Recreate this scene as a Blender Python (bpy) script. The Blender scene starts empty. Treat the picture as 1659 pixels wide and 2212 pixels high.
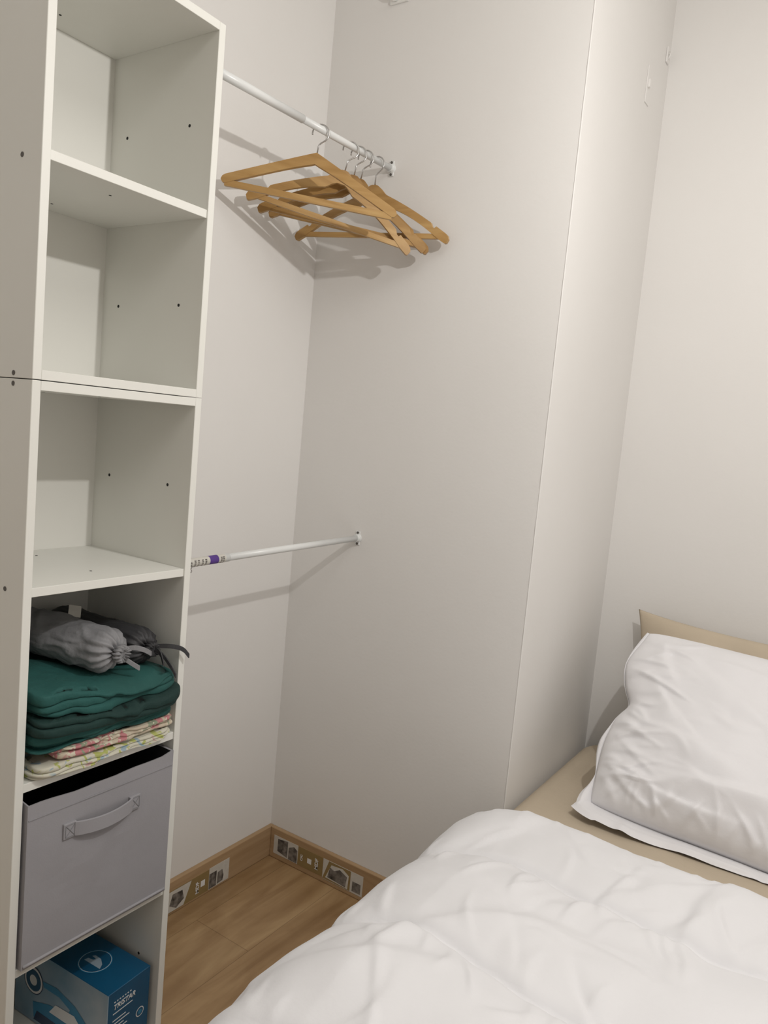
import bpy, bmesh, math, random
import numpy as np
from mathutils import Vector, Matrix, noise
random.seed(7)
S = bpy.context.scene
C = S.collection
try:
    S.view_settings.view_transform = 'Standard'
    S.view_settings.look = 'None'
except Exception:
    pass

# ------------------------------------------------------------------ materials
def mat(name, col, rough=0.6, bump=None, var=None, spec=0.5, metal=0.0, sheen=0.0, bump2=None):
    m = bpy.data.materials.new(name); m.use_nodes = True
    nt = m.node_tree; b = nt.nodes['Principled BSDF']
    b.inputs['Base Color'].default_value = (*col, 1)
    b.inputs['Roughness'].default_value = rough
    b.inputs['Metallic'].default_value = metal
    b.inputs['Specular IOR Level'].default_value = spec
    if sheen: b.inputs['Sheen Weight'].default_value = sheen
    tc = nt.nodes.new('ShaderNodeTexCoord')
    if var:
        n = nt.nodes.new('ShaderNodeTexNoise'); n.inputs['Scale'].default_value = var[0]; n.inputs['Detail'].default_value = 4
        r = nt.nodes.new('ShaderNodeValToRGB')
        r.color_ramp.elements[0].position = .3; r.color_ramp.elements[1].position = .7
        r.color_ramp.elements[0].color = (*var[1], 1); r.color_ramp.elements[1].color = (*col, 1)
        nt.links.new(tc.outputs['Object'], n.inputs['Vector']); nt.links.new(n.outputs['Fac'], r.inputs['Fac'])
        nt.links.new(r.outputs['Color'], b.inputs['Base Color'])
    prev = None
    for bu in (bump, bump2):
        if not bu: continue
        n = nt.nodes.new('ShaderNodeTexNoise'); n.inputs['Scale'].default_value = bu[0]; n.inputs['Detail'].default_value = 5
        bp = nt.nodes.new('ShaderNodeBump'); bp.inputs['Strength'].default_value = bu[1]; bp.inputs['Distance'].default_value = bu[2]
        nt.links.new(tc.outputs['Object'], n.inputs['Vector']); nt.links.new(n.outputs['Fac'], bp.inputs['Height'])
        if prev: nt.links.new(prev, bp.inputs['Normal'])
        prev = bp.outputs['Normal']
    if prev: nt.links.new(prev, b.inputs['Normal'])
    return m

def wood(name, c1, c2, c3, scl=(14, 14, 1.2), rough=.45, planks=None):
    m = bpy.data.materials.new(name); m.use_nodes = True
    nt = m.node_tree; b = nt.nodes['Principled BSDF']; b.inputs['Roughness'].default_value = rough
    tc = nt.nodes.new('ShaderNodeTexCoord')
    mp = nt.nodes.new('ShaderNodeMapping'); mp.inputs['Scale'].default_value = scl
    nt.links.new(tc.outputs['Object'], mp.inputs['Vector'])
    n1 = nt.nodes.new('ShaderNodeTexNoise'); n1.inputs['Scale'].default_value = 2.0; n1.inputs['Detail'].default_value = 7
    n1.inputs['Distortion'].default_value = 1.2
    nt.links.new(mp.outputs['Vector'], n1.inputs['Vector'])
    r = nt.nodes.new('ShaderNodeValToRGB')
    r.color_ramp.elements[0].position = .28; r.color_ramp.elements[0].color = (*c1, 1)
    r.color_ramp.elements[1].position = .72; r.color_ramp.elements[1].color = (*c3, 1)
    e = r.color_ramp.elements.new(.5); e.color = (*c2, 1)
    nt.links.new(n1.outputs['Fac'], r.inputs['Fac'])
    out = r.outputs['Color']
    if planks:
        sx = nt.nodes.new('ShaderNodeSeparateXYZ'); nt.links.new(tc.outputs['Object'], sx.inputs['Vector'])
        ax = nt.nodes.new('ShaderNodeMath'); ax.operation = 'ADD'; ax.inputs[1].default_value = planks[0]
        ay = nt.nodes.new('ShaderNodeMath'); ay.operation = 'ADD'; ay.inputs[1].default_value = planks[1]
        nt.links.new(sx.outputs['Y'], ax.inputs[0]); nt.links.new(sx.outputs['X'], ay.inputs[0])
        cb = nt.nodes.new('ShaderNodeCombineXYZ'); nt.links.new(ax.outputs[0], cb.inputs['X']); nt.links.new(ay.outputs[0], cb.inputs['Y'])
        br = nt.nodes.new('ShaderNodeTexBrick'); br.inputs['Scale'].default_value = 1
        br.inputs['Brick Width'].default_value = 1.28; br.inputs['Row Height'].default_value = .193
        br.inputs['Mortar Size'].default_value = .0011; br.inputs['Mortar Smooth'].default_value = .3
        br.inputs['Color1'].default_value = (1, 1, 1, 1); br.inputs['Color2'].default_value = (.92, .92, .92, 1)
        br.inputs['Mortar'].default_value = (.62, .59, .56, 1)
        nt.links.new(cb.outputs['Vector'], br.inputs['Vector'])
        mx = nt.nodes.new('ShaderNodeMixRGB'); mx.blend_type = 'MULTIPLY'; mx.inputs['Fac'].default_value = 1
        nt.links.new(out, mx.inputs['Color1']); nt.links.new(br.outputs['Color'], mx.inputs['Color2'])
        out = mx.outputs['Color']
        n2 = nt.nodes.new('ShaderNodeTexNoise'); n2.inputs['Scale'].default_value = 5.5; n2.inputs['Detail'].default_value = 4; n2.inputs['Distortion'].default_value = 1.2
        mp2 = nt.nodes.new('ShaderNodeMapping'); mp2.inputs['Scale'].default_value = (1.6, .7, 1)
        nt.links.new(tc.outputs['Object'], mp2.inputs['Vector']); nt.links.new(mp2.outputs['Vector'], n2.inputs['Vector'])
        r2 = nt.nodes.new('ShaderNodeValToRGB'); r2.color_ramp.elements[0].position = .30; r2.color_ramp.elements[0].color = (.78, .73, .67, 1)
        r2.color_ramp.elements[1].position = .58; r2.color_ramp.elements[1].color = (1, 1, 1, 1)
        nt.links.new(n2.outputs['Fac'], r2.inputs['Fac'])
        m3 = nt.nodes.new('ShaderNodeMixRGB'); m3.blend_type = 'MULTIPLY'; m3.inputs['Fac'].default_value = 1
        nt.links.new(out, m3.inputs['Color1']); nt.links.new(r2.outputs['Color'], m3.inputs['Color2']); out = m3.outputs['Color']
    nt.links.new(out, b.inputs['Base Color'])
    return m

def floral(name, base, cols, scale):
    m = bpy.data.materials.new(name); m.use_nodes = True
    nt = m.node_tree; b = nt.nodes['Principled BSDF']; b.inputs['Roughness'].default_value = .85
    tc = nt.nodes.new('ShaderNodeTexCoord')
    prev = None
    for i, (c, sc, th) in enumerate(cols):
        n = nt.nodes.new('ShaderNodeTexNoise'); n.inputs['Scale'].default_value = sc; n.inputs['Detail'].default_value = 1.5
        n.inputs['Distortion'].default_value = 1.8
        mp = nt.nodes.new('ShaderNodeMapping'); mp.inputs['Location'].default_value = (i*3.7, i*1.3, i*5.1)
        nt.links.new(tc.outputs['Object'], mp.inputs['Vector']); nt.links.new(mp.outputs['Vector'], n.inputs['Vector'])
        r = nt.nodes.new('ShaderNodeValToRGB'); r.color_ramp.elements[0].position = th; r.color_ramp.elements[0].color = (0, 0, 0, 1)
        r.color_ramp.elements[1].position = th + .03; r.color_ramp.elements[1].color = (1, 1, 1, 1)
        nt.links.new(n.outputs['Fac'], r.inputs['Fac'])
        mx = nt.nodes.new('ShaderNodeMixRGB')
        if prev is None: mx.inputs['Color1'].default_value = (*base, 1)
        else: nt.links.new(prev, mx.inputs['Color1'])
        mx.inputs['Color2'].default_value = (*c, 1); nt.links.new(r.outputs['Color'], mx.inputs['Fac'])
        prev = mx.outputs['Color']
    nt.links.new(prev, b.inputs['Base Color'])
    return m

M = {}
M['wall'] = mat('wall_paint', (.80, .783, .760), .85, bump=(110, .09, .003), var=(1.8, (.775, .757, .733)), bump2=(4, .10, .012))
M['ceil'] = mat('ceiling_paint', (.85, .84, .81), .9, bump=(60, .1, .003))
M['floor'] = wood('oak_laminate', (.29, .175, .080), (.38, .245, .122), (.46, .315, .165), (9, .9, 1), .4, planks=(-1.44, 1.237))
M['skirt'] = wood('oak_skirting', (.34, .215, .11), (.40, .265, .145), (.46, .315, .18), (1.2, 1.2, 16), .5)
M['melamine'] = mat('white_melamine', (.80, .795, .745), .45, bump=(300, .03, .001), var=(2, (.785, .78, .73)))
M['backp'] = mat('white_back_board', (.82, .81, .76), .5, bump=(250, .04, .001))
M['hole'] = mat('dark_hole', (.02, .02, .02), .9, bump=(100, .1, .001))
M['screw'] = mat('dark_screw', (.12, .11, .10), .5, metal=.6, bump=(100, .1, .001))
M['rod'] = mat('white_enamel_rod', (.76, .77, .76), .3, bump=(80, .03, .001))
M['chrome'] = mat('chrome_wire', (.50, .49, .48), .25, metal=1, bump=(80, .02, .001))
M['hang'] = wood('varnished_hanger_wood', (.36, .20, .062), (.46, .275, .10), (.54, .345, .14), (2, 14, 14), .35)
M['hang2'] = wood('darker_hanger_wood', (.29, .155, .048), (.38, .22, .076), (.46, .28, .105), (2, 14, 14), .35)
M['duvet'] = mat('white_duvet_cotton', (.79, .785, .80), .85, bump=(140, .08, .002), sheen=.1, bump2=(18, .20, .010))
M['pillow'] = mat('white_sateen', (.79, .78, .795), .55, bump=(160, .06, .002), sheen=.15, bump2=(14, .25, .010))
M['beige'] = mat('beige_cotton', (.54, .455, .345), .85, bump=(90, .12, .003), var=(5, (.51, .43, .325)), bump2=(9, .35, .014))
M['bin'] = mat('grey_fabric', (.34, .332, .352), .85, bump=(400, .25, .001), var=(6, (.322, .315, .334)), bump2=(9, .2, .01))
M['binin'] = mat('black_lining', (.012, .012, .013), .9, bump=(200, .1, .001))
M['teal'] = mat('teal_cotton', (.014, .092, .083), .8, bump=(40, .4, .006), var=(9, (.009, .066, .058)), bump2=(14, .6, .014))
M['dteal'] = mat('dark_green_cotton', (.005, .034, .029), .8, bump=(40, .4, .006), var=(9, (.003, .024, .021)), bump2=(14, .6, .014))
M['cream'] = floral('cream_floral', (.60, .58, .48), [((.42, .45, .14), 24, .58), ((.32, .42, .48), 18, .61), ((.50, .33, .31), 18, .69)], 1)
M['pink'] = floral('pink_floral', (.56, .48, .37), [((.53, .22, .23), 14, .51), ((.29, .33, .23), 30, .58), ((.66, .61, .48), 50, .57)], 1)
M['grey'] = mat('light_grey_nylon', (.25, .25, .26), .6, bump=(25, .5, .010), var=(12, (.21, .21, .22)), bump2=(60, .4, .004))
M['dgrey'] = mat('charcoal_nylon', (.035, .035, .038), .6, bump=(25, .5, .010))
M['blue'] = mat('blue_print_card', (.004, .095, .20), .4, var=(7, (.003, .070, .155)))
M['lcard'] = mat('pale_print_card', (.46, .52, .57), .45, var=(7, (.16, .30, .42)))
M['white'] = mat('white_print', (.8, .8, .8), .5, var=(50, (.77, .77, .77)))
M['navy'] = mat('navy_print', (.01, .03, .08), .5, var=(50, (.01, .04, .1)))
M['cyan'] = mat('cyan_print', (.04, .24, .42), .5, var=(50, (.03, .21, .38)))
M['gold'] = mat('olive_gold_print', (.29, .205, .085), .5, var=(30, (.26, .185, .075)))
M['paper'] = mat('white_paper', (.62, .60, .55), .7, var=(60, (.56, .54, .49)))
M['photo'] = mat('dark_photo_print', (.03, .028, .025), .5, var=(60, (.26, .24, .22)))
M['purple'] = mat('purple_print', (.09, .035, .25), .5, var=(60, (.08, .03, .22)))
M['plastic'] = mat('white_plastic', (.80, .79, .76), .4, bump=(60, .03, .001))
M['base'] = mat('dark_bed_base', (.12, .11, .10), .8, bump=(200, .2, .001))

# ------------------------------------------------------------------ helpers
def link(name, bm, m, parent=None, smooth=False):
    me = bpy.data.meshes.new(name)
    bmesh.ops.recalc_face_normals(bm, faces=bm.faces[:])
    bm.to_mesh(me); bm.free()
    if smooth:
        for p in me.polygons: p.use_smooth = True
    o = bpy.data.objects.new(name, me); C.objects.link(o)
    for mm in (m if isinstance(m, list) else [m]): me.materials.append(mm)
    if parent: o.parent = parent
    return o
def tag(o, label, cat, group=None):
    o['label'] = label; o['category'] = cat
    if group: o['group'] = group
    return o
def empty(name, loc, label, cat, group=None):
    o = bpy.data.objects.new(name, None); C.objects.link(o); o.location = loc; o.empty_display_size = .05
    return tag(o, label, cat, group)
def abox(bm, x0, x1, y0, y1, z0, z1, bev=0, seg=2, mi=0):
    r = bmesh.ops.create_cube(bm, size=1)
    vs = r['verts']
    for v in vs:
        v.co = Vector(((x0+x1)/2 + v.co.x*(x1-x0), (y0+y1)/2 + v.co.y*(y1-y0), (z0+z1)/2 + v.co.z*(z1-z0)))
    fs = set(f for v in vs for f in v.link_faces)
    for f in fs: f.material_index = mi
    if bev:
        es = list(set(e for v in vs for e in v.link_edges))
        bmesh.ops.bevel(bm, geom=es, offset=bev, segments=seg, affect='EDGES', profile=.5)
    return bm
def box(name, b, m, parent=None, bev=0, seg=2, off=(0, 0, 0)):
    bm = bmesh.new()
    abox(bm, b[0]-off[0], b[1]-off[0], b[2]-off[1], b[3]-off[1], b[4]-off[2], b[5]-off[2], bev, seg)
    return link(name, bm, m, parent, smooth=False)
def tube(bm, pts, r, n=12, cap=True):
    pts = [Vector(p) for p in pts]; rings = []
    t0 = (pts[1]-pts[0]).normalized()
    nrm = t0.orthogonal().normalized()
    for i, p in enumerate(pts):
        if i == 0: t = (pts[1]-pts[0])
        elif i == len(pts)-1: t = pts[-1]-pts[-2]
        else: t = pts[i+1]-pts[i-1]
        t.normalize(); nrm = (nrm - t*nrm.dot(t)).normalized(); bn = t.cross(nrm)
        rr = r[i] if isinstance(r, (list, tuple)) else r
        rings.append([bm.verts.new(p + (nrm*math.cos(2*math.pi*k/n) + bn*math.sin(2*math.pi*k/n))*rr) for k in range(n)])
    for a, b in zip(rings, rings[1:]):
        for k in range(n): bm.faces.new((a[k], a[(k+1) % n], b[(k+1) % n], b[k]))
    if cap:
        bm.faces.new(rings[0][::-1]); bm.faces.new(rings[-1])
    return bm
def prism(bm, pts2, to3, d):
    f = [bm.verts.new(to3(a, b, 0)) for a, b in pts2]; g = [bm.verts.new(to3(a, b, d)) for a, b in pts2]
    bm.faces.new(f); bm.faces.new(g[::-1]); n = len(f)
    for i in range(n): bm.faces.new((f[i], g[i], g[(i+1) % n], f[(i+1) % n]))
def disc(name, center, axis, r, h, m, parent, off=(0, 0, 0), n=16):
    bm = bmesh.new(); c = Vector(center)-Vector(off); ax = Vector(axis).normalized()
    tube(bm, [c, c+ax*h], r, n); return link(name, bm, m, parent)
def text(name, body, size, loc, right, up, m, parent, shear=0, ext=.0003):
    cu = bpy.data.curves.new(name, 'FONT'); cu.body = body; cu.size = size; cu.shear = shear; cu.extrude = ext; cu.offset = size*.012
    to = bpy.data.objects.new(name+'_tmp', cu); C.objects.link(to)
    bpy.context.view_layer.update()
    dg = bpy.context.evaluated_depsgraph_get()
    me = bpy.data.meshes.new_from_object(to.evaluated_get(dg))
    bpy.data.objects.remove(to)
    R = Vector(right).normalized(); U = Vector(up).normalized(); N = R.cross(U)
    for v in me.vertices: v.co = Vector(loc) + R*v.co.x + U*v.co.y + N*v.co.z
    me.materials.clear(); me.materials.append(m)
    o = bpy.data.objects.new(name, me); C.objects.link(o); o.parent = parent
    return o
fb = lambda p, o=4: noise.fractal(Vector(p), 1.0, 2.0, o)
def folds(X, Y, lst):
    H = np.zeros_like(X)
    for (x, y, a, L, w, amp, cv) in lst:
        dx, dy = X-x, Y-y; c, s = math.cos(a), math.sin(a)
        t = (dx*c+dy*s)/L; d = -dx*s+dy*c - cv*L*t*t
        tp = np.clip(1-t*t, 0, 1)**1.5
        ww = w*(.55+.6*(t+1)/2)
        ww = np.where(d > 0, ww, ww*2.2)
        H += amp*tp*np.exp(-(d/np.maximum(ww, 1e-4))**2)
    return H

# ------------------------------------------------------------------ room
XL, YB, XP, YH = -1.515, 1.826, -.73, 2.47
XR, YF, ZC = 2.0, -1.2, 2.95
def struct(name, b, m, bev=0):
    o = box(name, b, m, bev=bev); o['kind'] = 'structure'; return o
struct('floor', (XL-.1, XR+.1, YF-.1, YH+.1, -.1, 0), M['floor'])
struct('ceiling', (XL-.1, XR+.1, YF-.1, YH+.1, ZC, ZC+.1), M['ceil'])
struct('wall_left', (XL-.1, XL, YF-.1, YB+.1, 0, ZC), M['wall'])
struct('wall_back', (XL, XP-.1, YB, YB+.1, 0, ZC), M['wall'])
struct('wall_alcove', (XP-.1, XP, YB, YH, 0, ZC), M['wall'], bev=0)
struct('wall_head', (XP-.1, XR+.1, YH, YH+.1, 0, ZC), M['wall'])
struct('wall_right', (XR, XR+.1, YF-.1, YH, 0, ZC), M['wall'])
struct('wall_front', (XL, XR, YF-.1, YF, 0, ZC), M['wall'])
SX, SY = XL+.015, YB-.015
bl = struct('baseboard_left', (XL, SX, 1.108, YB, 0, .10), M['skirt'], bev=.003)
bb = struct('baseboard_back', (SX, XP, SY, YB, 0, .10), M['skirt'], bev=.003)
struct('baseboard_alcove', (XP, XP+.015, YB, YH, 0, .10), M['skirt'], bev=.003)
struct('baseboard_head', (XP+.015, XR, YH-.015, YH, 0, .10), M['skirt'], bev=.003)
# slightly uneven plaster bead down the outer corner
bm = bmesh.new()
tube(bm, [(XP-.0012+.0006*noise.noise(Vector((0, 0, k*.9))), YB+.0012+.0006*noise.noise(Vector((5, 0, k*.9))), .101+(ZC-.102)*k/90) for k in range(91)], [.0022+.0007*noise.noise(Vector((9, 0, k*.7))) for k in range(91)], 8)
o = link('trim_1', bm, M['wall'], None, True); o['kind'] = 'structure'

# paper labels stuck on the skirting
def lab_left(y0, y1, z0, z1, m, name, label):
    o = box(name, (SX, SX+.0006, y0, y1, z0, z1), m, bl); o['label'] = label; return o
def PL(pts, m, nm, par, d0=.0008):
    bm = bmesh.new(); prism(bm, pts, lambda p, q, d: (SX+d0+d, p, q), .0003); return link(nm, bm, m, par)
def PB(pts, m, nm, par, d0=.0008):
    bm = bmesh.new(); prism(bm, pts, lambda p, q, d: (p, SY-d0-d, q), .0003); return link(nm, bm, m, par)
a = lab_left(1.36, 1.546, .008, .072, M['gold'], 'printed_label', 'olive and gold printed paper label')
PL([(1.37, .010), (1.452, .010), (1.478, .070), (1.37, .070)], M['paper'], 'label_panel', a)
PL([(1.40, .03), (1.425, .014), (1.452, .03), (1.445, .058), (1.41, .060)], M['photo'], 'label_picture', a, .0012)
text('lettering', 'MDF', .018, (SX+.0012, 1.508, .018), (0, 0, 1), (0, -1, 0), M['white'], a)
box('label_logo', (SX+.0008, SX+.0011, 1.515, 1.531, .032, .050), M['white'], a)
a = lab_left(1.547, 1.628, .008, .074, M['paper'], 'picture_label', 'white paper label with small dark pictures')
box('label_picture', (SX+.0008, SX+.0011, 1.548, 1.577, .010, .056), M['photo'], a)
PL([(1.580, .012), (1.603, .014), (1.606, .030), (1.600, .050), (1.582, .048)], M['photo'], 'label_picture', a)
def lab_back(x0, x1, z0, z1, m, name, label):
    o = box(name, (x0, x1, SY-.0006, SY, z0, z1), m, bb); o['label'] = label; return o
a = lab_back(-1.483, -1.384, .018, .078, M['paper'], 'picture_label', 'white paper label with small dark pictures')
PB([(-1.466, .030), (-1.425, .022), (-1.425, .075), (-1.466, .070)], M['photo'], 'label_picture', a)
PB([(-1.421, .020), (-1.386, .020), (-1.386, .060), (-1.400, .068), (-1.421, .058)], M['photo'], 'label_picture', a)
a = lab_back(-1.383, -1.285, .018, .078, M['gold'], 'printed_label', 'olive and gold printed paper label')
text('lettering', 'MDF', .018, (-1.303, SY-.0012, .030), (0, 0, 1), (-1, 0, 0), M['white'], a)
text('lettering', 'CFC', .011, (-1.364, SY-.0012, .036), (0, 0, 1), (-1, 0, 0), M['white'], a)
box('label_logo', (-1.345, -1.329, SY-.0011, SY-.0008, .038, .054), M['white'], a)
a = lab_back(-1.284, -1.135, .014, .078, M['paper'], 'picture_label', 'white label with dark photo panel')
PB([(-1.283, .016), (-1.18, .016), (-1.18, .077), (-1.262, .077)], M['gold'], 'label_panel', a)
PB([(-1.272, .022), (-1.188, .018), (-1.186, .060), (-1.21, .072), (-1.252, .068)], M['paper'], 'label_panel', a, .0012)
PB([(-1.264, .026), (-1.196, .021), (-1.192, .054), (-1.22, .066), (-1.24, .054), (-1.256, .060)], M['photo'], 'label_picture', a, .0016)
box('label_picture', (-1.172, -1.142, SY-.0011, SY-.0008, .02, .05), M['photo'], a)

# ------------------------------------------------------------------ shelf units
XF, XB, Y0, Y1, T, P = -1.184, -1.5, .735, 1.104, .016, .35
def unit(z0, n, label):
    root = empty('shelf_unit', ((XF+XB)/2, (Y0+Y1)/2, z0), label, 'shelf unit', 'stacked white cube shelf units')
    off = root.location
    H = n*P+T
    for (a, b) in ((Y0, Y0+T), (Y1-T, Y1)):
        box('side_panel', (XB, XF, a, b, z0, z0+H), M['melamine'], root, .0008, 1, off)
    for k in range(n+1):
        nm = 'bottom_board' if k == 0 else ('top_board' if k == n else 'shelf_board')
        e = .0 if k in (0, n) else .003
        box(nm, (XB+.004, XF-e, Y0+T, Y1-T, z0+k*P, z0+k*P+T), M['melamine'], root, .0006, 1, off)
    box('back_panel', (XB-.004, XB+.004, Y0+.002, Y1-.002, z0+.002, z0+H-.002), M['backp'], root, 0, 1, off)
    for k in range(n):
        zc = z0+k*P+T+(P-T)/2
        for xx in (-1.252, -1.443):
            disc('drill_hole', (xx, Y1-T, zc), (0, -1, 0), .0032, .0004, M['hole'], root, off)
            disc('drill_hole', (xx, Y0+T, zc), (0, 1, 0), .0028, .0004, M['hole'], root, off)
    for k in range(n+1):
        for xx in (-1.26, -1.44):
            if k > 0: disc('drill_hole', (xx, (Y0+Y1)/2, z0+k*P), (0, 0, -1), .0026, .0004, M['hole'], root, off)
            if k < n: disc('drill_hole', (xx, (Y0+Y1)/2, z0+k*P+T), (0, 0, 1), .0026, .0004, M['hole'], root, off)
            disc('screw', (xx+.022 if xx > -1.3 else xx, Y0, z0+k*P+T/2), (0, -1, 0), .0042, .0008, M['screw'], root, off)
            disc('screw', (xx+.022 if xx > -1.3 else xx, Y1, z0+k*P+T/2), (0, 1, 0), .0042, .0008, M['screw'], root, off)
    return root
unit(0, 4, 'tall lower white open cube shelf unit holding folded bedding and grey fabric bin')
ZU = 4*P+T+.0015
unit(ZU, 2, 'upper white open cube shelf unit with two empty compartments, stacked on the taller one')

# ------------------------------------------------------------------ rods
def rod(name, x, zs, ze, r, label, lower):
    ya, yb = Y1+.001, YB
    root = empty(name, (x, (ya+yb)/2, (zs+ze)/2), label, 'clothes rod', 'white closet rods')
    off = Vector(root.location)
    def P3(y): return Vector((x, y, zs+(ze-zs)*(y-ya)/(yb-ya)))-off
    ym = 1.30 if lower else 1.44
    bm = bmesh.new(); tube(bm, [P3(ya), P3(ym)], r, 24); link('outer_tube', bm, M['rod'], root, True)
    bm = bmesh.new(); tube(bm, [P3(ym-.02), P3(yb-.004)], r*.87, 24); link('inner_tube', bm, M['rod'], root, True)
    for y, d in ((ya, 1), (yb, -1)):
        c = P3(y)
        bm = bmesh.new(); tube(bm, [c, c+Vector((0, d*.004, 0)), c+Vector((0, d*.005, 0))], [r*1.3, r*1.3, r*1.15], 24)
        tube(bm, [c+Vector((0, d*.004, 0)), c+Vector((0, d*.014, 0))], r*1.08, 24)
        abox(bm, c.x-r*.8, c.x+r*.8, min(c.y, c.y+d*.003), max(c.y, c.y+d*.003), c.z-r*2.1, c.z+r*2.1, .0012, 1)
        fl = link('wall_flange', bm, M['rod'], root, False)
        for s in (-1, 1):
            bm = bmesh.new(); q = c+Vector((0, d*.003, s*r*1.65)); tube(bm, [q, q+Vector((0, d*.0018, 0))], .0036, 14)
            link('screw', bm, M['screw'], fl)
    if lower:
        def band(n, a, b, m, k=1.02):
            bm = bmesh.new(); tube(bm, [P3(a), P3(b)], r*k, 24, False); return link(n, bm, m, root, True)
        l = band('price_label', 1.13, 1.285, M['paper']); l['label'] = 'white printed paper wrap'
        band('purple_band', 1.235, 1.262, M['purple'], 1.035)
        for a_ in (1.19, 1.20, 1.212, 1.222, 1.27, 1.277):
            bm = bmesh.new()
            for s in range(5):
                an = -1.1+s*.38; q = P3(a_)+Vector((math.cos(an)*r*1.04, 0, math.sin(an)*r*1.04+.001))
                abox(bm, q.x-.0008, q.x+.0008, q.y-.0022, q.y+.0022, q.z-.001, q.z+.001)
            link('print_mark', bm, M['photo'], root)
        text('lettering', 'SOG', .012, P3(1.172)+Vector((r*1.06, 0, .004)), (0, 0, -1), (0, 1, 0), M['photo'], root)
    return root
rod('clothes_rod', -1.268, 2.088, 2.107, .0098, 'upper white clothes rod carrying the wooden hangers', False)
rod('clothes_rod', -1.272, 1.053, 1.068, .0098, 'lower bare white clothes rod with purple and white sticker', True)

# ------------------------------------------------------------------ hangers
def hook(bm, zt, flip=1):
    R = .0205; cz = .0098-R+.0017
    pts = []
    for i in range(22):
        an = math.radians(200 - i*(250/21.0))
        pts.append(Vector((flip*R*math.cos(an), 0, cz+R*math.sin(an))))
    pts += [Vector((flip*.004, 0, cz-R*1.15)), Vector((0, 0, cz-R*1.45)), Vector((0, 0, zt-.012))]
    tube(bm, pts, .0019, 8)
def hanger(y, phi, tau, kind, label, L=.222, flip=1, m=None, dz=0):
    z = 2.107+(y-YB)*(2.107-2.088)/(YB-Y1)
    root = empty('coat_hanger', (-1.268, y, z+dz), label, 'hanger', 'wooden hangers on the upper rod')
    root.matrix_world = Matrix.Translation(root.location) @ Matrix.Rotation(phi, 4, 'Z') @ Matrix.Rotation(tau, 4, 'Y')
    zt = -.056 if kind == 'flat' else -.062
    bm = bmesh.new(); hook(bm, zt, flip); link('hook', bm, M['chrome'], root, True)
    m = m or M['hang']
    th = .0115
    to3 = lambda a_, b_, d: (a_, -th/2+d, b_)
    bm = bmesh.new()
    if kind == 'flat':
        def up(s): return zt-.001-.092*s**1.02
        w = lambda s: .021
        up_pts = []; lo = []
        for i in range(17):
            s = i/16; x = s*L
            up_pts.append((x, up(s)))
            lo.append((x-.003, up(s)-w(s)-(.006*(1-s)**4)))
        tip = [(L+.006, up(1)-.005), (L+.009, up(1)-.013), (L+.004, up(1)-.020)]
        poly = up_pts+tip+lo[::-1][:-1]+[(0, lo[0][1])]
        left = [(-x, z_) for x, z_ in poly[1:-1]][::-1]
        prism(bm, poly+left, to3, th)
        zb = up(1)-.018; xe = L-.002
    else:
        def up(s): return zt-.002-.014*min(1, s*6)**2-.106*max(0, s-.04)-.008*s**2+.005*math.sin(math.pi*s)
        def w(s): return .036-.010*s
        ups = []; lo = []
        for i in range(41):
            s = i/40; x = s*L; zz = up(s)
            if .80 <= s <= .875: zz -= .0095*math.sin(math.pi*(s-.80)/.075)
            ups.append((x, zz)); lo.append((x, up(s)-w(s)+.009*math.sin(math.pi*min(1, s*1.1))))
        tip = [(L+.007, up(1)-.006), (L+.010, up(1)-.015), (L+.005, up(1)-.025)]
        poly = ups+tip+lo[::-1]
        left = [(-x, z_) for x, z_ in poly[1:-1]][::-1]
        prism(bm, poly+left, to3, th)
        zb = up(.9)-.020; xe = L*.93
    bmesh.ops.triangulate(bm, faces=[f for f in bm.faces if len(f.verts) > 4])
    link('shoulder_frame', bm, m, root)
    bm = bmesh.new()
    if kind == 'flat':
        prism(bm, [(-xe, zb+.006), (xe, zb+.006), (xe, zb-.009), (-xe, zb-.009)], lambda a_, b_, d: (a_, -.005+d, b_), .010)
    else:
        prism(bm, [(-xe, zb+.005), (xe, zb+.005), (xe, zb-.008), (-xe, zb-.008)], lambda a_, b_, d: (a_, -.0045+d, b_), .009)
    link('crossbar', bm, m, root, False)
    return root
R_ = math.radians
hanger(1.512, R_(32), R_(6.5), 'flat', 'foremost wooden hanger with plain angular shoulders, hanging apart from the cluster', L=.212)
hanger(1.638, R_(40), R_(12), 'curved', 'notched wooden hanger turned most sideways, foremost of the bunched hangers', L=.212)
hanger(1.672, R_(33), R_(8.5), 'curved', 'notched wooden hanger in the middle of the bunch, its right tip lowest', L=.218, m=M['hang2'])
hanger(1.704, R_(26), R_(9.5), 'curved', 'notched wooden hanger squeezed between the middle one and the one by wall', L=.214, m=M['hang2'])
hanger(1.755, R_(11), R_(1.5), 'curved', 'notched wooden hanger closest to the rod end at the wall', L=.220, m=M['hang'])

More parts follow.
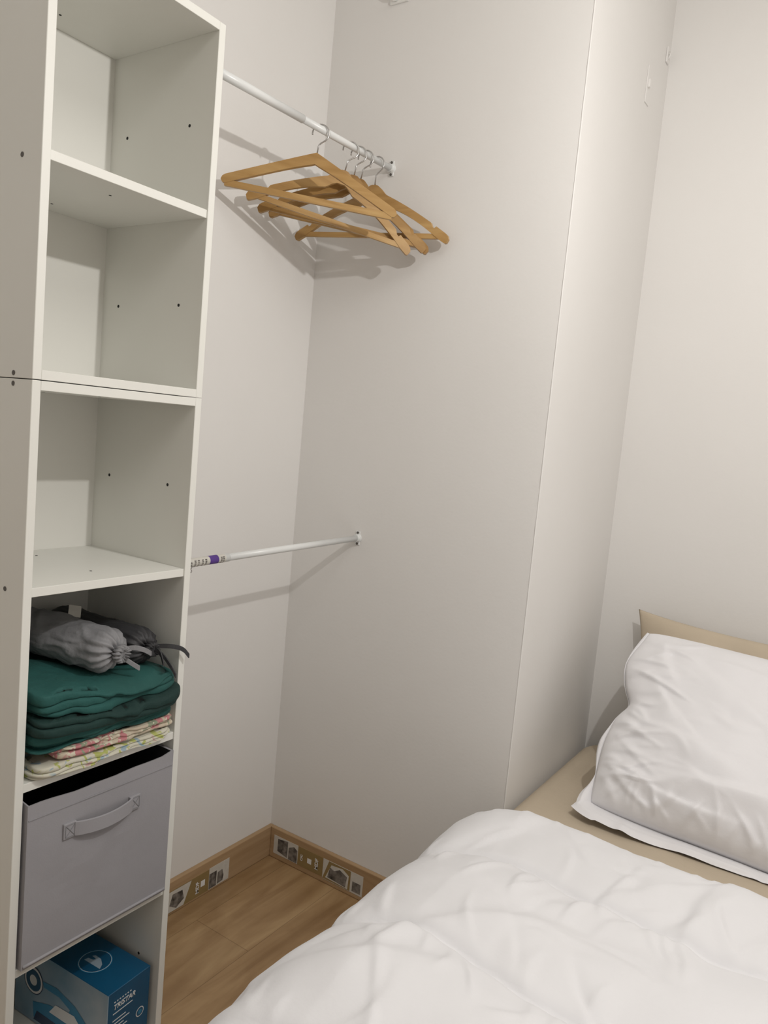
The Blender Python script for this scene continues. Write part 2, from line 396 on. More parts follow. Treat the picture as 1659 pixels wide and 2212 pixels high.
# ------------------------------------------------------------------ fabric bin
bx0, bx1, by0, by1, bz0, bz1 = -1.483, -1.176, .756, 1.082, .3675, .678
root = empty('storage_bin', ((bx0+bx1)/2, (by0+by1)/2, bz0), 'grey fabric storage bin with a strap handle in the cube shelf', 'storage bin')
off = Vector(root.location)
def shell(bm, e, z0, z1, N=14):
    ring = []
    cs = [(bx1-e, by0+e), (bx1-e, by1-e), (bx0+e, by1-e), (bx0+e, by0+e)]
    for j in range(N+1):
        t = j/N; row = []
        for k in range(4):
            a_, b_ = Vector(cs[k]), Vector(cs[(k+1) % 4])
            d = (b_-a_); nrm = Vector((d.y, -d.x)).normalized()
            for i in range(N):
                s = i/N; p = a_+d*s
                bulge = (.0025 if not k == 0 else .004)*math.sin(math.pi*s)*math.sin(math.pi*t)*fb((s*2, t*2, k))
                zz = z0+(z1-z0)*t
                if j == N: zz += .004*(abs(s-.5)*2)**2-.004*(1 if k == 0 else .3)+.003*noise.noise(Vector((s*5, k, 0)))
                p = p+nrm*bulge
                row.append(bm.verts.new(Vector((p.x, p.y, zz))-off))
        ring.append(row)
    n = len(ring[0])
    for r0, r1 in zip(ring, ring[1:]):
        for i in range(n): bm.faces.new((r0[i], r0[(i+1) % n], r1[(i+1) % n], r1[i]))
    return ring
bm = bmesh.new()
ro = shell(bm, 0, bz0, bz1); bm.faces.new(ro[0])
no = len(bm.faces)
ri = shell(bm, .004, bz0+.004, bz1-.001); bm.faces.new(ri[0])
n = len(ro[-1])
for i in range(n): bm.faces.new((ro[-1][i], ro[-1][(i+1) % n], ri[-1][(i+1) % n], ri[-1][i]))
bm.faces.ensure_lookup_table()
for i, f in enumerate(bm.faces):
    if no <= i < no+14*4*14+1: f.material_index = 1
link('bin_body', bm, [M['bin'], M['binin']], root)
bm = bmesh.new()
tube(bm, [Vector((bx1+.0005, by0+.003+(by1-by0-.006)*i/20, bz0+.006))-off for i in range(21)], .003, 8)
link('piping', bm, M['bin'], root, True)
box('hem_band', (bx1+.0002, bx1+.0016, by0+.002, by1-.002, bz1-.028, bz1-.0265), M['bin'], root, off=off)
bm = bmesh.new(); N = 20
prev = None
for i in range(N+1):
    s = i/N; y = .848+.130*s; x = bx1+.004+.013*math.sin(math.pi*s)**.7; sag = -.003*math.sin(math.pi*s)
    ring = [bm.verts.new(Vector((x+dx, y, .603+sag+dz_))-off) for dx, dz_ in ((0, -.014), (.003, -.013), (.003, .013), (0, .014))]
    if prev:
        for k in range(4): bm.faces.new((prev[k], prev[(k+1) % 4], ring[(k+1) % 4], ring[k]))
    else: bm.faces.new(ring)
    prev = ring
bm.faces.new(prev)
hd = link('strap_handle', bm, M['bin'], root, False)
for ya in (.826, .972):
    bm = bmesh.new(); abox(bm, bx1-.002-off.x, bx1+.0055-off.x, ya-off.y, ya+.026-off.y, .588-off.z, .618-off.z, .001, 1)
    pt = link('handle_patch', bm, M['bin'], root)
    bm = bmesh.new()
    e = .0035; y_a, y_b, za, zb = ya+e, ya+.026-e, .588+e, .618-e
    for p, q in (((y_a, za), (y_b, za)), ((y_b, za), (y_b, zb)), ((y_b, zb), (y_a, zb)), ((y_a, zb), (y_a, za)), ((y_a, za), (y_b, zb)), ((y_a, zb), (y_b, za))):
        tube(bm, [Vector((bx1+.006, p[0], p[1]))-off, Vector((bx1+.006, q[0], q[1]))-off], .0005, 5)
    link('stitching', bm, M['grey'], root)

# ------------------------------------------------------------------ folded bedding
z4 = 2*P+T
def slump(x, y, lv):
    k = min(1, lv/.14)
    f = (y-.92)/.16
    return k*(.007*noise.noise(Vector((x*7, y*9, 2.2)))+.012*noise.noise(Vector((x*4, y*5, 8.2)))+.005*noise.noise(Vector((x*15, y*22, 8.2)))) - k*.020*max(0, (x+1.23)/.06)**2*(.55+.45*math.sin(f*2.6+.9))
def folded(name, label, b, zb, zt, layers, m, seed, cat='folded fabric', power=10, cant=0.0):
    x0, x1, y0, y1 = b
    cx, cy = (x0+x1)/2, (y0+y1)/2; hx, hy = (x1-x0)/2, (y1-y0)/2
    NT = 220
    prof = [(0.0, 0, 0), (.4, 0, 0), (.75, 0, 0), (.90, 0, 0)]
    for k in range(layers):
        for j in range(9):
            a_ = -math.pi/2+math.pi*j/8
            prof.append((.970+.030*math.cos(a_)**.6 - (.034 if j in (0, 8) else 0), (k+.5+.5*math.sin(a_)*.98)/layers, k+1))
    prof += [(.92, 1, 0), (.8, 1, 0), (.6, 1, 0), (.4, 1, 0), (.2, 1, 0), (0., 1, 0)]
    bm = bmesh.new(); rings = []
    for pi_, (sc, t, lay) in enumerate(prof):
        row = []
        for i in range(NT if sc else 1):
            th = 2*math.pi*i/NT; c_, s_ = math.cos(th), math.sin(th)
            q = (abs(c_)**power+abs(s_)**power)**(-1/power)
            inset = .10*noise.noise(Vector((c_*1.3+lay*5.1, s_*1.6, seed)))+.045*noise.noise(Vector((c_*6+lay*2.1, s_*6, seed*2))) if lay else 0
            s2 = sc+min(.03, inset)*(1 if sc > .8 else 0)-(.02 if lay else 0)
            ox, oy = c_*q*hx*s2, s_*q*hy*s2
            f = max(0, min(1, (oy/hy+1)/2))
            z_lo = zb[0]*(1-f)+zb[1]*f; z_hi = zt[0]*(1-f)+zt[1]*f
            tt = t
            if 0 < t < 1: tt = t+1.4*t*(1-t)*(noise.noise(Vector((ox*5+seed, oy*8, seed)))*.9+cant*(oy/hy))
            tt = max(0, min(1, tt))
            z = z_lo+(z_hi-z_lo)*tt
            X, Y = ox, oy
            z += slump(cx+X, cy+Y, z-z4)
            if t > 0: z += .003*fb((X*16+seed, Y*16, t*2.0+seed))*(1 if t < 1 else .7)
            z = max(z, z4+.0012)
            yy = min(max(cy+Y, Y0+T+.003), Y1-T-.003)-cy
            row.append(bm.verts.new((X, yy, z)))
        rings.append(row)
    for a_, b_ in zip(rings, rings[1:]):
        if len(a_) == 1:
            for i in range(NT): bm.faces.new((a_[0], b_[(i+1) % NT], b_[i]))
        elif len(b_) == 1:
            for i in range(NT): bm.faces.new((a_[i], a_[(i+1) % NT], b_[0]))
        else:
            for i in range(NT): bm.faces.new((a_[i], a_[(i+1) % NT], b_[(i+1) % NT], b_[i]))
    zr = zb[0]
    for v in bm.verts: v.co.z -= zr
    o = link(name, bm, m, None, True); o.location = (cx, cy, zr)
    return tag(o, label, cat)
folded('folded_tablecloth', 'cream floral folded cloth at the bottom of the fabric pile', (-1.45, -1.166, .764, 1.080), (z4+.002, z4+.002), (z4+.028, z4+.019), 3, M['cream'], 1.3, cant=.3)
folded('folded_tablecloth', 'pink and green floral folded cloth just above the cream one', (-1.45, -1.170, .800, 1.084), (z4+.032, z4+.023), (z4+.054, z4+.046), 3, M['pink'], 4.1, cant=-.4)
folded('folded_sheet', 'teal folded sheet lying directly on the pink floral cloth', (-1.45, -1.168, .756, 1.076), (z4+.059, z4+.051), (z4+.090, z4+.076), 3, M['teal'], 7.7, cant=.6)
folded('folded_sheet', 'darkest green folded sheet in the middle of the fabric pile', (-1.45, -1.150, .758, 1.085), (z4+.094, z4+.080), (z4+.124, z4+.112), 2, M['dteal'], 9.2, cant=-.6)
folded('folded_sheet', 'topmost teal folded sheet under the two rolled bags', (-1.45, -1.160, .758, 1.074), (z4+.128, z4+.116), (z4+.174, z4+.141), 3, M['teal'], 12.9, cant=.6)

def roll(name, label, p0, p1, r, m, seed, strings, ribs=13):
    p0, p1 = Vector(p0), Vector(p1)
    root = empty(name, (p0+p1)/2-Vector((0, 0, r)), label, 'drawstring bag'); off = Vector(root.location)
    ax = (p1-p0).normalized(); L = (p1-p0).length
    u = Vector((0, 0, 1)); u = (u-ax*u.dot(ax)).normalized(); w = ax.cross(u)
    prof = [(-.018, .20), (-.024, .34), (-.014, .42), (-.002, .22), (.0, .16), (-.004, .35), (-.003, .6), (.004, .84), (.016, .97)]
    for i in range(36): prof.append((.026+(L-.045)*i/35, 1.0))
    prof += [(L-.008, .9), (L, .6), (L, .02)]
    N = 132
    rg = random.Random(int(seed*10)); lst = []
    for _ in range(34):
        lst.append((rg.uniform(0, L), rg.uniform(0, .28), rg.uniform(-1.2, 1.2), rg.uniform(.02, .07), rg.uniform(.003, .006), rg.uniform(.0015, .004), rg.uniform(-.3, .3)))
    TT, AAr = np.meshgrid(np.array([p_[0] for p_ in prof]), np.array([2*math.pi*i/N*r for i in range(N)]), indexing='ij')
    FH = folds(TT, AAr, lst)
    bm = bmesh.new(); rings = []
    for pi_, (t, k) in enumerate(prof):
        row = []
        for i in range(N):
            th = 2*math.pi*i/N
            pl = 0
            if t < .05: pl = .10*math.sin(ribs*th+seed+2*noise.noise(Vector((th, seed, 0))))*max(0, 1-max(0, t)/.055)
            nz = .09*fb((math.cos(th)*1.6+seed, math.sin(th)*1.6, t*18))
            rr = r*k*(1+pl+nz*(1 if k > .5 else .3))+(FH[pi_, i] if k > .9 else 0)
            squash = .93
            row.append(bm.verts.new(p0+ax*(t+(.003*math.sin(ribs*th) if t < .004 else 0))+w*math.cos(th)*rr*1.06+u*math.sin(th)*rr*squash-off))
        rings.append(row)
    for a_, b_ in zip(rings, rings[1:]):
        for i in range(N): bm.faces.new((a_[i], a_[(i+1) % N], b_[(i+1) % N], b_[i]))
    bm.faces.new(rings[0]); bm.faces.new(rings[-1][::-1])
    link('bag_body', bm, m, root, True)
    for s in strings:
        pts = [Vector(q) for q in s]
        for _ in range(2):
            new = [pts[0]]
            for a_, b_ in zip(pts, pts[1:]): new += [a_*.75+b_*.25, a_*.25+b_*.75]
            new.append(pts[-1]); pts = new
        bm = bmesh.new(); prev = None
        for i, q in enumerate(pts):
            wd = .0045
            ring = [bm.verts.new(q-off+Vector(d)) for d in ((0, -.0012, -wd), (.0, .0012, -wd), (0, .0012, wd), (0, -.0012, wd))]
            if prev:
                for k in range(4): bm.faces.new((prev[k], prev[(k+1) % 4], ring[(k+1) % 4], ring[k]))
            else: bm.faces.new(ring)
            prev = ring
        bm.faces.new(prev)
        link('drawstring', bm, m, root)
    return root
zr = z4+.157
r1 = roll('rolled_bag', 'light grey rolled fabric bag with gathered drawstring end on the teal pile', (-1.196, .935, zr+.044), (-1.455, .865, zr+.060), .044, M['grey'], 1.7,
     [[(-1.196, .935, zr+.045), (-1.174, .96, zr+.055), (-1.166, .985, zr+.045), (-1.168, 1.0, zr+.035)],
      [(-1.196, .935, zr+.045), (-1.176, .955, zr+.025), (-1.170, .975, zr+.010)]])
r2 = roll('rolled_bag', 'charcoal rolled fabric bag with long dark ties beside the grey one', (-1.218, 1.028, zr+.030), (-1.46, .985, zr+.040), .040, M['dgrey'], 5.2,
     [[(-1.218, 1.03, zr+.03), (-1.195, 1.045, zr+.036), (-1.178, 1.062, zr+.036), (-1.170, 1.085, zr+.028), (-1.168, 1.10, zr+.010)],
      [(-1.218, 1.03, zr+.03), (-1.195, 1.05, zr+.02), (-1.168, 1.055, zr-.005), (-1.160, 1.06, zr-.022)],
      [(-1.218, 1.03, zr+.03), (-1.19, 1.04, zr+.03), (-1.17, 1.035, zr+.005)]], 15)
bm = bmesh.new(); abox(bm, -.012, .012, -.0006, .0006, -.014, .014)
tg = link('care_tag', bm, M['paper'], r1); tg.location = Vector((-1.33, .938, zr+.096))-Vector(r1.location); tg.rotation_euler = (R_(-50), R_(10), R_(60))

# ------------------------------------------------------------------ iron carton
root = empty('appliance_carton', (-1.342, 1.010, T), 'blue printed iron carton on the bottom shelf', 'box')
root.rotation_euler = (0, 0, R_(4))
cl, cw, ch = .295, .114, .170
bm = bmesh.new(); abox(bm, -cl/2, cl/2, -cw/2, cw/2, .001, ch, .001, 1)
bmesh.ops.recalc_face_normals(bm, faces=bm.faces[:])
for f in bm.faces: f.material_index = 1 if f.calc_center_median().y < -cw/2+.0005 and abs(f.normal.y) > .7 else 0
cart = link('carton_body', bm, [M['blue'], M['lcard']], root)
fx = cl/2+.0006
text('brand_lettering', 'TRISTAR', .0155, (fx, -cw/2+.014, ch-.042), (0, 1, 0), (0, 0, 1), M['white'], root, .25)
bm = bmesh.new()
for k in range(6):
    wdt = [.052, .035, .045, .03, .04, .03][k]; z_ = ch-.051-k*.008-(.008 if k else 0)
    abox(bm, fx-.0003, fx+.0002, -cw/2+.014, -cw/2+.014+wdt, z_-.0008, z_+.0008)
for k in range(7): abox(bm, fx-.0003, fx+.0002, -cw/2+.016+k*.007, -cw/2+.0195+k*.007, ch-.026, ch-.0238)
link('printed_lines', bm, M['white'], root)
def flat(name, pts, to3, m):
    bm = bmesh.new(); bm.faces.new([bm.verts.new(to3(*p)) for p in pts]); return link(name, bm, m, root)
circ = lambda cx, cy, r, n=28: [(cx+r*math.cos(2*math.pi*i/n), cy+r*math.sin(2*math.pi*i/n)) for i in range(n)]
F_ = lambda d: (lambda a_, b_: (fx+d, a_, b_))
flat('round_seal', circ(.032, .078, .011), F_(.0002), M['white']); flat('round_seal', circ(.032, .078, .009), F_(.0004), M['blue']); flat('round_seal', circ(.032, .078, .005), F_(.0006), M['cyan'])
flat('round_seal', circ(-.035, .055, .009), F_(.0002), M['white']); flat('round_seal', circ(-.010, .055, .009), F_(.0002), M['white'])
Tp = lambda d: (lambda a_, b_: (a_, b_, ch+.0006+d))
flat('round_emblem', circ(.045, -.005, .036), Tp(0), M['cyan']); flat('round_emblem', circ(.045, -.005, .034), Tp(.0002), M['white']); flat('round_emblem', circ(.045, -.005, .0332), Tp(.0004), M['blue'])
ir = [(-.025, -.012), (.03, -.012), (.022, .002), (.005, .013), (-.015, .014), (-.02, .008), (-.004, .006), (-.008, .0), (-.022, -.002)]
flat('iron_picture', [(p[0]*.9+.045, p[1]*.9-.005) for p in ir], Tp(.0006), M['lcard'])
Lf = lambda d: (lambda a_, b_: (a_, -cw/2-.0006-d, b_))
iron = [(-.08, .015), (.135, .015), (.12, .04), (.09, .075), (.05, .10), (-.01, .115), (-.055, .11), (-.05, .098), (.0, .098), (.035, .085), (.03, .07), (-.03, .066), (-.085, .05)]
flat('iron_picture', iron, Lf(0), M['cyan'])
flat('iron_picture', [(-.08, .01), (.14, .01), (.12, .03), (-.07, .034)], Lf(.0002), M['navy'])
flat('iron_picture', [(-.01, .075), (.05, .078), (.085, .05), (-.03, .05)], Lf(.0003), M['white'])
for r_, m_ in ((.032, M['navy']), (.030, M['white']), (.025, M['blue']), (.012, M['white'])):
    flat('round_seal', circ(-.085, .100, r_), Lf(.0004+(.032-r_)*.02), m_)

# ------------------------------------------------------------------ bed
base = empty('bed_base', (0, 1.5, 0), 'low dark bed base hidden under the mattress', 'bed')
box('base_frame', (-.70, .70, -.92, .93, .10, .20), M['base'], base, .01)
for sx in (-1, 1):
    for sy in (-.88, .89):
        bm = bmesh.new(); tube(bm, [(sx*.64, sy, 0), (sx*.64, sy, .10)], [.02, .027], 14); link('leg', bm, M['base'], base, True)
ZM = .452
bm = bmesh.new()
def rr_outline(hx, hy, r, n=14):
    out = []
    for cx, cy, a0 in ((hx-r, hy-r, 0), (-hx+r, hy-r, 90), (-hx+r, -hy+r, 180), (hx-r, -hy+r, 270)):
        for i in range(n):
            an = math.radians(a0+90*i/(n-1)); out.append((cx+r*math.cos(an), cy+r*math.sin(an)))
    return out
hx, hy = .712, .945; Hm = ZM-.202
rings = []
prof = [(.06, 0), (.02, .004), (.0, .03), (0, .12), (0, Hm-.055), (.004, Hm-.035), (.014, Hm-.017), (.030, Hm-.006), (.055, Hm)]
for ins, z in prof:
    rings.append([bm.verts.new((x, y, z)) for x, y in rr_outline(hx-ins, hy-ins, .085-min(ins, .06))])
for a_, b_ in zip(rings, rings[1:]):
    n = len(a_)
    for i in range(n): bm.faces.new((a_[i], a_[(i+1) % n], b_[(i+1) % n], b_[i]))
bm.faces.new(rings[0][::-1]); bm.faces.new(rings[-1])
mt = link('mattress', bm, M['beige'], None, True); mt.location = (-.008, 1.51, .202)
tag(mt, 'thick mattress in a beige fitted sheet, wedged into the alcove', 'mattress')

# duvet
def duvet():
    key = [(-.765, .12), (-.785, .25), (-.788, .36), (-.775, .43), (-.74, .483), (-.68, .512), (-.60, .522)]
    pts = [Vector((a_, b_)) for a_, b_ in key]
    for _ in range(3):
        new = [pts[0]]
        for a_, b_ in zip(pts, pts[1:]): new += [a_*.75+b_*.25, a_*.25+b_*.75]
        new.append(pts[-1]); pts = new
    x = -.60
    while x < .60: x += .009; pts.append(Vector((x, .522)))
    right = [Vector((-q.x+.0, q.y)) for q in pts if q.x < -.60][::-1]
    pts += right
    res = [pts[0]]; step = .0055; total = 0; nxt = step
    for a_, b_ in zip(pts, pts[1:]):
        d = (b_-a_).length
        while nxt <= total+d and d > 0:
            res.append(a_+(b_-a_)*((nxt-total)/d)); nxt += step
        total += d
    pts = res
    nr = []
    for i in range(len(pts)):
        t = pts[min(i+4, len(pts)-1)]-pts[max(i-4, 0)]; t.normalize(); nr.append(Vector((-t.y, t.x)))
    HY = 1.695
    ys = [HY+.002]; y = HY+.002
    while y > .45: y -= (.004 if y > 1.64 else .0055); ys.append(y)
    A = np.array([i*step for i in range(len(pts))]); Yv = np.array(ys)
    AA, YY = np.meshgrid(A, Yv)
    seams = (1.415, 1.10, .785, .47)
    wobA = np.array([.045*noise.noise(Vector((a*1.8, .3, 3.3)))+.012*noise.noise(Vector((a*6, 1, 3.3)))+.003*noise.noise(Vector((a*22, 1, 5.3))) for a in A])
    SD = np.stack([YY+wobA[None, :]-q for q in seams]); DD = np.min(np.abs(SD), axis=0)
    puff = .014*(1-np.exp(-(DD/.010)**1.4))+.026*(1-np.exp(-(DD/.085)**1.5))
    rg = random.Random(11); lst = []
    for q in seams:
        a = .03
        while a < A[-1]:
            a += rg.uniform(.020, .06)
            w0 = float(np.interp(a, A, wobA))
            sgn = rg.choice((-1, 1)); L = rg.uniform(.02, .085)
            ang = math.pi/2+rg.uniform(-.6, .6)
            yc = q-w0+sgn*L*.85
            lst.append((a, yc, ang if sgn < 0 else ang+math.pi, L, rg.uniform(.005, .011), rg.uniform(.003, .0075), rg.uniform(-.25, .25)))
    for _ in range(95):
        lst.append((rg.uniform(.0, 2.0), rg.uniform(.5, 1.66), rg.uniform(-.5, 2.4), rg.uniform(.04, .13), rg.uniform(.006, .013), rg.uniform(.002, .0060)*rg.choice((1, 1, -1)), rg.uniform(-.35, .35)))
    for _ in range(20):
        lst.append((rg.uniform(.2, 1.4), rg.uniform(.6, 1.6), rg.uniform(.2, 1.5), rg.uniform(.15, .32), rg.uniform(.018, .032), rg.uniform(.007, .014)*rg.choice((1, -1)), rg.uniform(-.3, .3)))
    a = .05
    while a < A[-1]:
        a += rg.uniform(.03, .09)
        lst.append((a, HY-.05, math.pi/2+rg.uniform(-.5, .5), rg.uniform(.02, .04), .006, rg.uniform(.0015, .004), rg.uniform(-.2, .2)))
    FH = folds(AA, YY, lst)
    bm = bmesh.new(); rows = []
    for j, y in enumerate(ys):
        row = []
        for i, p in enumerate(pts):
            arc = i*step
            X, Z = p.x, p.y
            dh = max(0, HY+.002-y)
            side = max(0, min(1, (-.60-X)/.15))
            big = .014*noise.noise(Vector((arc*2.6, y*2.6, 11)))+.007*noise.noise(Vector((arc*6, y*6, 14)))+.002*noise.noise(Vector((arc*17, y*17, 14)))
            n_ = (puff[j, i]-.012)*(1-.6*side)+FH[j, i]*(1-.35*side)+big*(1-.5*side)
            tp = 1-math.exp(-(dh/.028)**1.1)
            hemr = .004*math.exp(-((dh-.010)/.006)**2)-.004*math.exp(-((dh-.030)/.005)**2)
            flatk = (Z-.40)/.122 if Z > .40 else 0
            base_drop = (1-tp)*.054*max(0, min(1, flatk))
            n_ = n_*(.12+.88*tp)+hemr
            q = p+nr[i]*n_
            z = q.y-base_drop
            xx = q.x
            if X < -.55: xx += .030*math.exp(-(dh/.06)**1.6)*min(1, (-.55-X)/.15)
            if y < .56: z -= (.56-y)*.9
            if abs(X) < .70: z = max(z, ZM+.003) if y > .56 else z
            yv = y+.010*noise.noise(Vector((arc*4, 0, 6)))*(1 if dh < .3 else .5)+.004*noise.noise(Vector((arc*14, 0, 6)))*math.exp(-dh/.05)
            row.append(bm.verts.new((xx, yv, z)))
        rows.append(row)
    for a_, b_ in zip(rows, rows[1:]):
        for i in range(len(a_)-1): bm.faces.new((a_[i], a_[i+1], b_[i+1], b_[i]))
    org = Vector((0, 1.05, .12))
    for v in bm.verts: v.co -= org
    o = link('duvet', bm, M['duvet'], None, True); o.location = org
    return tag(o, 'puffy white quilted duvet spread over the bed', 'duvet')
duvet()

def pillow(name, label, cen, ux, uy, W, H, Tk, m, seed, creases, asym=.2, pinch=.05, flange=0, rnd=.03, side=None, expo=.5):
    ux = Vector(ux).normalized(); uy = Vector(uy); uy = (uy-ux*uy.dot(ux)).normalized(); un = ux.cross(uy)
    if un.y > 0: un = -un
    nu, nv = 150, 130
    nf = 12 if flange else 0
    bm = bmesh.new(); F = {}; B = {}
    zmin = ZM+.002
    def body(u, v):
        prof = max(0, (1-abs(u)**2.2)*(1-abs(v)**2.2))**expo
        x = u*W/2*(1-pinch*(1-v*v)-rnd*(abs(u*v))**5); y = v*H/2*(1-pinch*(1-u*u)-rnd*(abs(u*v))**5)
        if side: x += side(v)*max(0, -u)**2
        return x, y, prof
    us = np.linspace(-1, 1, nu+1)*W/2; vs = np.linspace(-1, 1, nv+1)*H/2
    UU, VV = np.meshgrid(us, vs); FH = folds(UU, VV, creases)
    for j in range(nv+1):
        for i in range(nu+1):
            u = -1+2*i/nu; v = -1+2*j/nv
            x, y, prof = body(u, v)
            edge = (i in (0, nu) or j in (0, nv))
            wv = .009*noise.noise(Vector((x*7+seed, y*7, 1)))*(1-prof)
            t = Tk/2*prof*(1-asym*v)
            w = FH[j, i]+.008*noise.noise(Vector((x*6, y*6, seed)))+.0025*noise.noise(Vector((x*18, y*18, seed)))
            w += .0030*noise.noise(Vector((x*45, y*9, seed)))*math.exp(-(1-abs(v))/.09)+.0030*noise.noise(Vector((x*9, y*45, seed)))*math.exp(-(1-abs(u))/.09)
            w *= min(1, prof*1.8)
            p = cen+ux*x+uy*y
            if edge:
                vv = bm.verts.new(p+un*wv); F[i, j] = B[i, j] = vv
            else:
                F[i, j] = bm.verts.new(p+un*(t+.002+w+wv)); B[i, j] = bm.verts.new(p+un*(-t*.8-.001+wv))
    for j in range(nv):
        for i in range(nu):
            for D in (F, B):
                q = [D[i, j], D[i+1, j], D[i+1, j+1], D[i, j+1]]
                try: bm.faces.new(q if D is F else q[::-1])
                except ValueError: pass
    for v in bm.verts:
        if v.co.z < zmin+.004: v.co.z = zmin+.004
        if v.co.y > YH-.003: v.co.y = YH-.003
    org = Vector((cen.x, cen.y, zmin))
    edgev = [F[i, 0].co.copy() for i in range(0, nu+1)]
    lefte = [F[0, j].co.copy() for j in range(0, nv+1)]
    for v in bm.verts: v.co -= org
    o = link(name, bm, m, None, True); o.location = org
    tag(o, label, 'pillow', 'pillows at the head of the bed')
    if flange:
        bm = bmesh.new(); rows = []
        path = lefte[::-1]+edgev[1:]
        nL = len(lefte)
        out = []
        for k, q in enumerate(path):
            if k < nL-1:
                f = k/nL
                wid = flange*(.05+.25*max(0, math.sin(f*10+.9))**2+.85*max(0, (f-.84)/.16)**1.2)
                dirv = -ux+un*(-.25+.7*noise.noise(Vector((f*7, seed, 0))))
            else: dirv = Vector((0, -1, -.25)); wid = flange*(1.05)
            if k < nL-1 and k > nL*.93:
                f = (k-nL*.93)/(nL*.07); dirv = dirv.lerp(Vector((-.75, -.75, -.2)), f)
            if nL-1 <= k < nL+8:
                f = (k-nL+1)/9; dirv = Vector((-.75, -.75, -.2)).lerp(dirv, f); wid = flange*1.15
            out.append((dirv.normalized(), wid))
        for k, q in enumerate(path):
            dirv, wid = out[k]; row = []
            nn = noise.noise(Vector((q.x*11, q.y*11, q.z*11+seed)))
            for s in range(nf+1):
                t = s/nf
                ph = q.x*40+q.z*40+5*nn
                fl_ = .004*math.sin(ph)*t*min(1, wid/.03)+.010*noise.noise(Vector((q.x*9, q.z*9+t, seed)))*t*min(1, wid/.03)
                pos = q+dirv*wid*t*(1+.35*noise.noise(Vector((q.x*5, q.z*5, seed+4)))+.05*noise.noise(Vector((q.x*25, q.z*25, seed+4))))
                pos += (Vector((0, -.35, .9)) if k >= nL-1 else un)*(fl_+.008*math.sin(math.pi*t)*min(1, wid/.03))
                hem = .0020 if .66 < t < .80 else 0
                pos.z += hem
                pos.z = max(pos.z, zmin+.001+.002*abs(math.sin(ph))*t)
                row.append(bm.verts.new(pos-org))
            rows.append(row)
        for a_, b_ in zip(rows, rows[1:]):
            for s in range(nf): bm.faces.new((a_[s], a_[s+1], b_[s+1], b_[s]))
        fo = link('flange', bm, m, o, True)
        fo['label'] = 'loose hemmed edge of the pillowcase'
    return o
rg = random.Random(5)
cb_ = [(rg.uniform(-.3, .3), rg.uniform(-.1, .2), rg.uniform(-.6, .6), rg.uniform(.05, .12), .012, rg.uniform(.002, .005), rg.uniform(-.2, .2)) for _ in range(12)]
pillow('pillow', 'beige pillow standing behind the white one, against the wall', Vector((-.245, 2.375, .668)), (1, 0, -.012), (0, .16, 1), .70, .47, .16, M['beige'], 3.1, cb_, .1, .075, rnd=-.02, expo=.6)
sidef = lambda v: -.024*math.exp(-((v-.55)/.25)**2)+.020*math.exp(-((v-.10)/.12)**2)-.010*math.exp(-((v+.35)/.3)**2)
cw_ = []
for _ in range(30):
    v0 = rg.uniform(-.24, .24); L = rg.uniform(.03, .11)
    cw_.append((-.32+L*.8, v0, rg.uniform(-.6, .6)+math.pi, L, rg.uniform(.004, .009), rg.uniform(.003, .008), rg.uniform(-.3, .3)))
for _ in range(34):
    u0 = rg.uniform(-.3, .3); L = rg.uniform(.025, .08)
    cw_.append((u0, -.265+L*.8, -math.pi/2+rg.uniform(-.9, .9), L, rg.uniform(.004, .009), rg.uniform(.003, .007), rg.uniform(-.3, .3)))
for _ in range(16):
    cw_.append((rg.uniform(-.25, .15), rg.uniform(-.15, .2), rg.uniform(-.8, .3), rg.uniform(.05, .13), rg.uniform(.005, .009), rg.uniform(.0015, .004), rg.uniform(-.3, .3)))
for (x, y, a, L, w, am, cv) in ((-.05, .10, -.5, .22, .022, .008, .15), (-.12, -.06, -.25, .20, .018, .007, -.12), (.02, -.14, .12, .26, .016, .008, .08), (-.2, .02, -.9, .12, .014, .007, .2), (-.02, .19, -.15, .2, .016, .006, -.1), (-.18, -.18, .3, .12, .012, .008, .2), (.08, .02, -.7, .14, .014, .006, -.2), (-.23, .16, -1.1, .10, .012, .007, .1), (-.1, -.21, -.1, .16, .010, .007, .1)):
    cw_.append((x, y, a, L, w, am, cv))
pillow('pillow', 'white pillow with flanged edge leaning on the beige pillow', Vector((-.215, 2.095, .665)), (1, .02, -.045), (0, .355, .40), .655, .545, .185, M['pillow'], 8.4, cw_, .18, .02, flange=.048, rnd=.045, side=sidef)

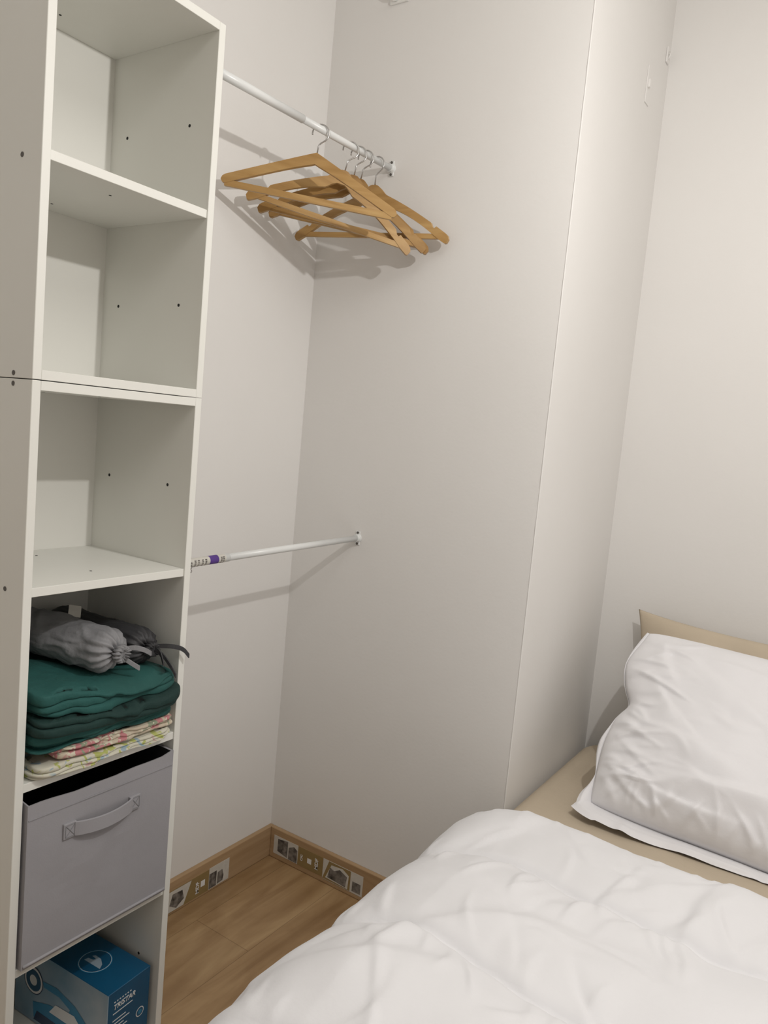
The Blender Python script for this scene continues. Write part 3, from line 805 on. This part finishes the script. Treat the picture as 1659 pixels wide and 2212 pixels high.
# ------------------------------------------------------------------ small wall fittings
r = empty('wall_bracket', (-1.288, YB, 2.555), 'small white bracket high on the closet wall, cut by the photo top', 'bracket')
bm = bmesh.new(); abox(bm, -.032, .028, -.006, 0, -.01, .03, .002, 2); link('back_plate', bm, M['plastic'], r)
bm = bmesh.new(); tube(bm, [(-.01, -.005, .0), (-.012, -.022, -.006), (-.014, -.034, .004)], .005, 10); link('peg', bm, M['plastic'], r, True)
r = empty('wall_plate', (XP, 2.29, 2.43), 'small flat white plate on the alcove side wall', 'wall fitting')
bm = bmesh.new(); abox(bm, 0, .003, -.016, .020, -.05, .05, .001, 2); link('back_plate', bm, M['wall'], r)
bm = bmesh.new(); abox(bm, .002, .009, -.010, .002, -.008, .014, .002, 2); link('catch_body', bm, M['wall'], r)
r = empty('cable_clip', (XP, 2.44, 2.575), 'tiny white clip in the upper alcove corner', 'wall fitting')
bm = bmesh.new(); abox(bm, 0, .005, -.014, .012, -.022, .022, .002, 2); link('clip_body', bm, M['wall'], r)
bm = bmesh.new(); tube(bm, [(.004, .0, .010), (.010, -.003, .0), (.004, 0, -.010)], .003, 8); link('loop', bm, M['wall'], r, True)

# ------------------------------------------------------------------ lights
def light(name, typ, loc, e, col, size=None, rot=None):
    l = bpy.data.lights.new(name, typ); l.energy = e; l.color = col
    if typ == 'POINT': l.shadow_soft_size = size
    if typ == 'AREA': l.shape = 'RECTANGLE'; l.size, l.size_y = size
    o = bpy.data.objects.new(name, l); C.objects.link(o); o.location = loc
    if rot: o.rotation_euler = rot
    return o
light('room_bulb', 'POINT', (.04, 1.14, 2.13), 28, (1, .975, .945), .014)
light('ceiling_fill', 'AREA', (.6, .45, 2.9), 17, (1, .975, .945), (1.4, 1.4))  # broad fill light added under the ceiling to soften shadows, no real fixture
w = bpy.data.worlds.new('world'); S.world = w; w.use_nodes = True
w.node_tree.nodes['Background'].inputs['Color'].default_value = (.8, .78, .75, 1)
w.node_tree.nodes['Background'].inputs['Strength'].default_value = .3

# ------------------------------------------------------------------ camera
yaw, th, rho = R_(33.1), R_(6.03), R_(5.24)
fw = Vector((-math.sin(yaw), math.cos(yaw), 0)); rt = Vector((math.cos(yaw), math.sin(yaw), 0))
fwd = fw*math.cos(th)-Vector((0, 0, math.sin(th))); upl = rt.cross(fwd)
cr_ = rt*math.cos(rho)+upl*math.sin(rho); cu_ = -rt*math.sin(rho)+upl*math.cos(rho)
cam = bpy.data.cameras.new('camera'); co = bpy.data.objects.new('camera', cam); C.objects.link(co)
cam.sensor_fit = 'VERTICAL'; cam.sensor_height = 36; cam.lens = 1660/2212*36; cam.clip_start = .02
m4 = Matrix((cr_, cu_, -fwd)).transposed().to_4x4(); m4.translation = Vector((0, 0, 1.386))
co.matrix_world = m4
S.camera = co
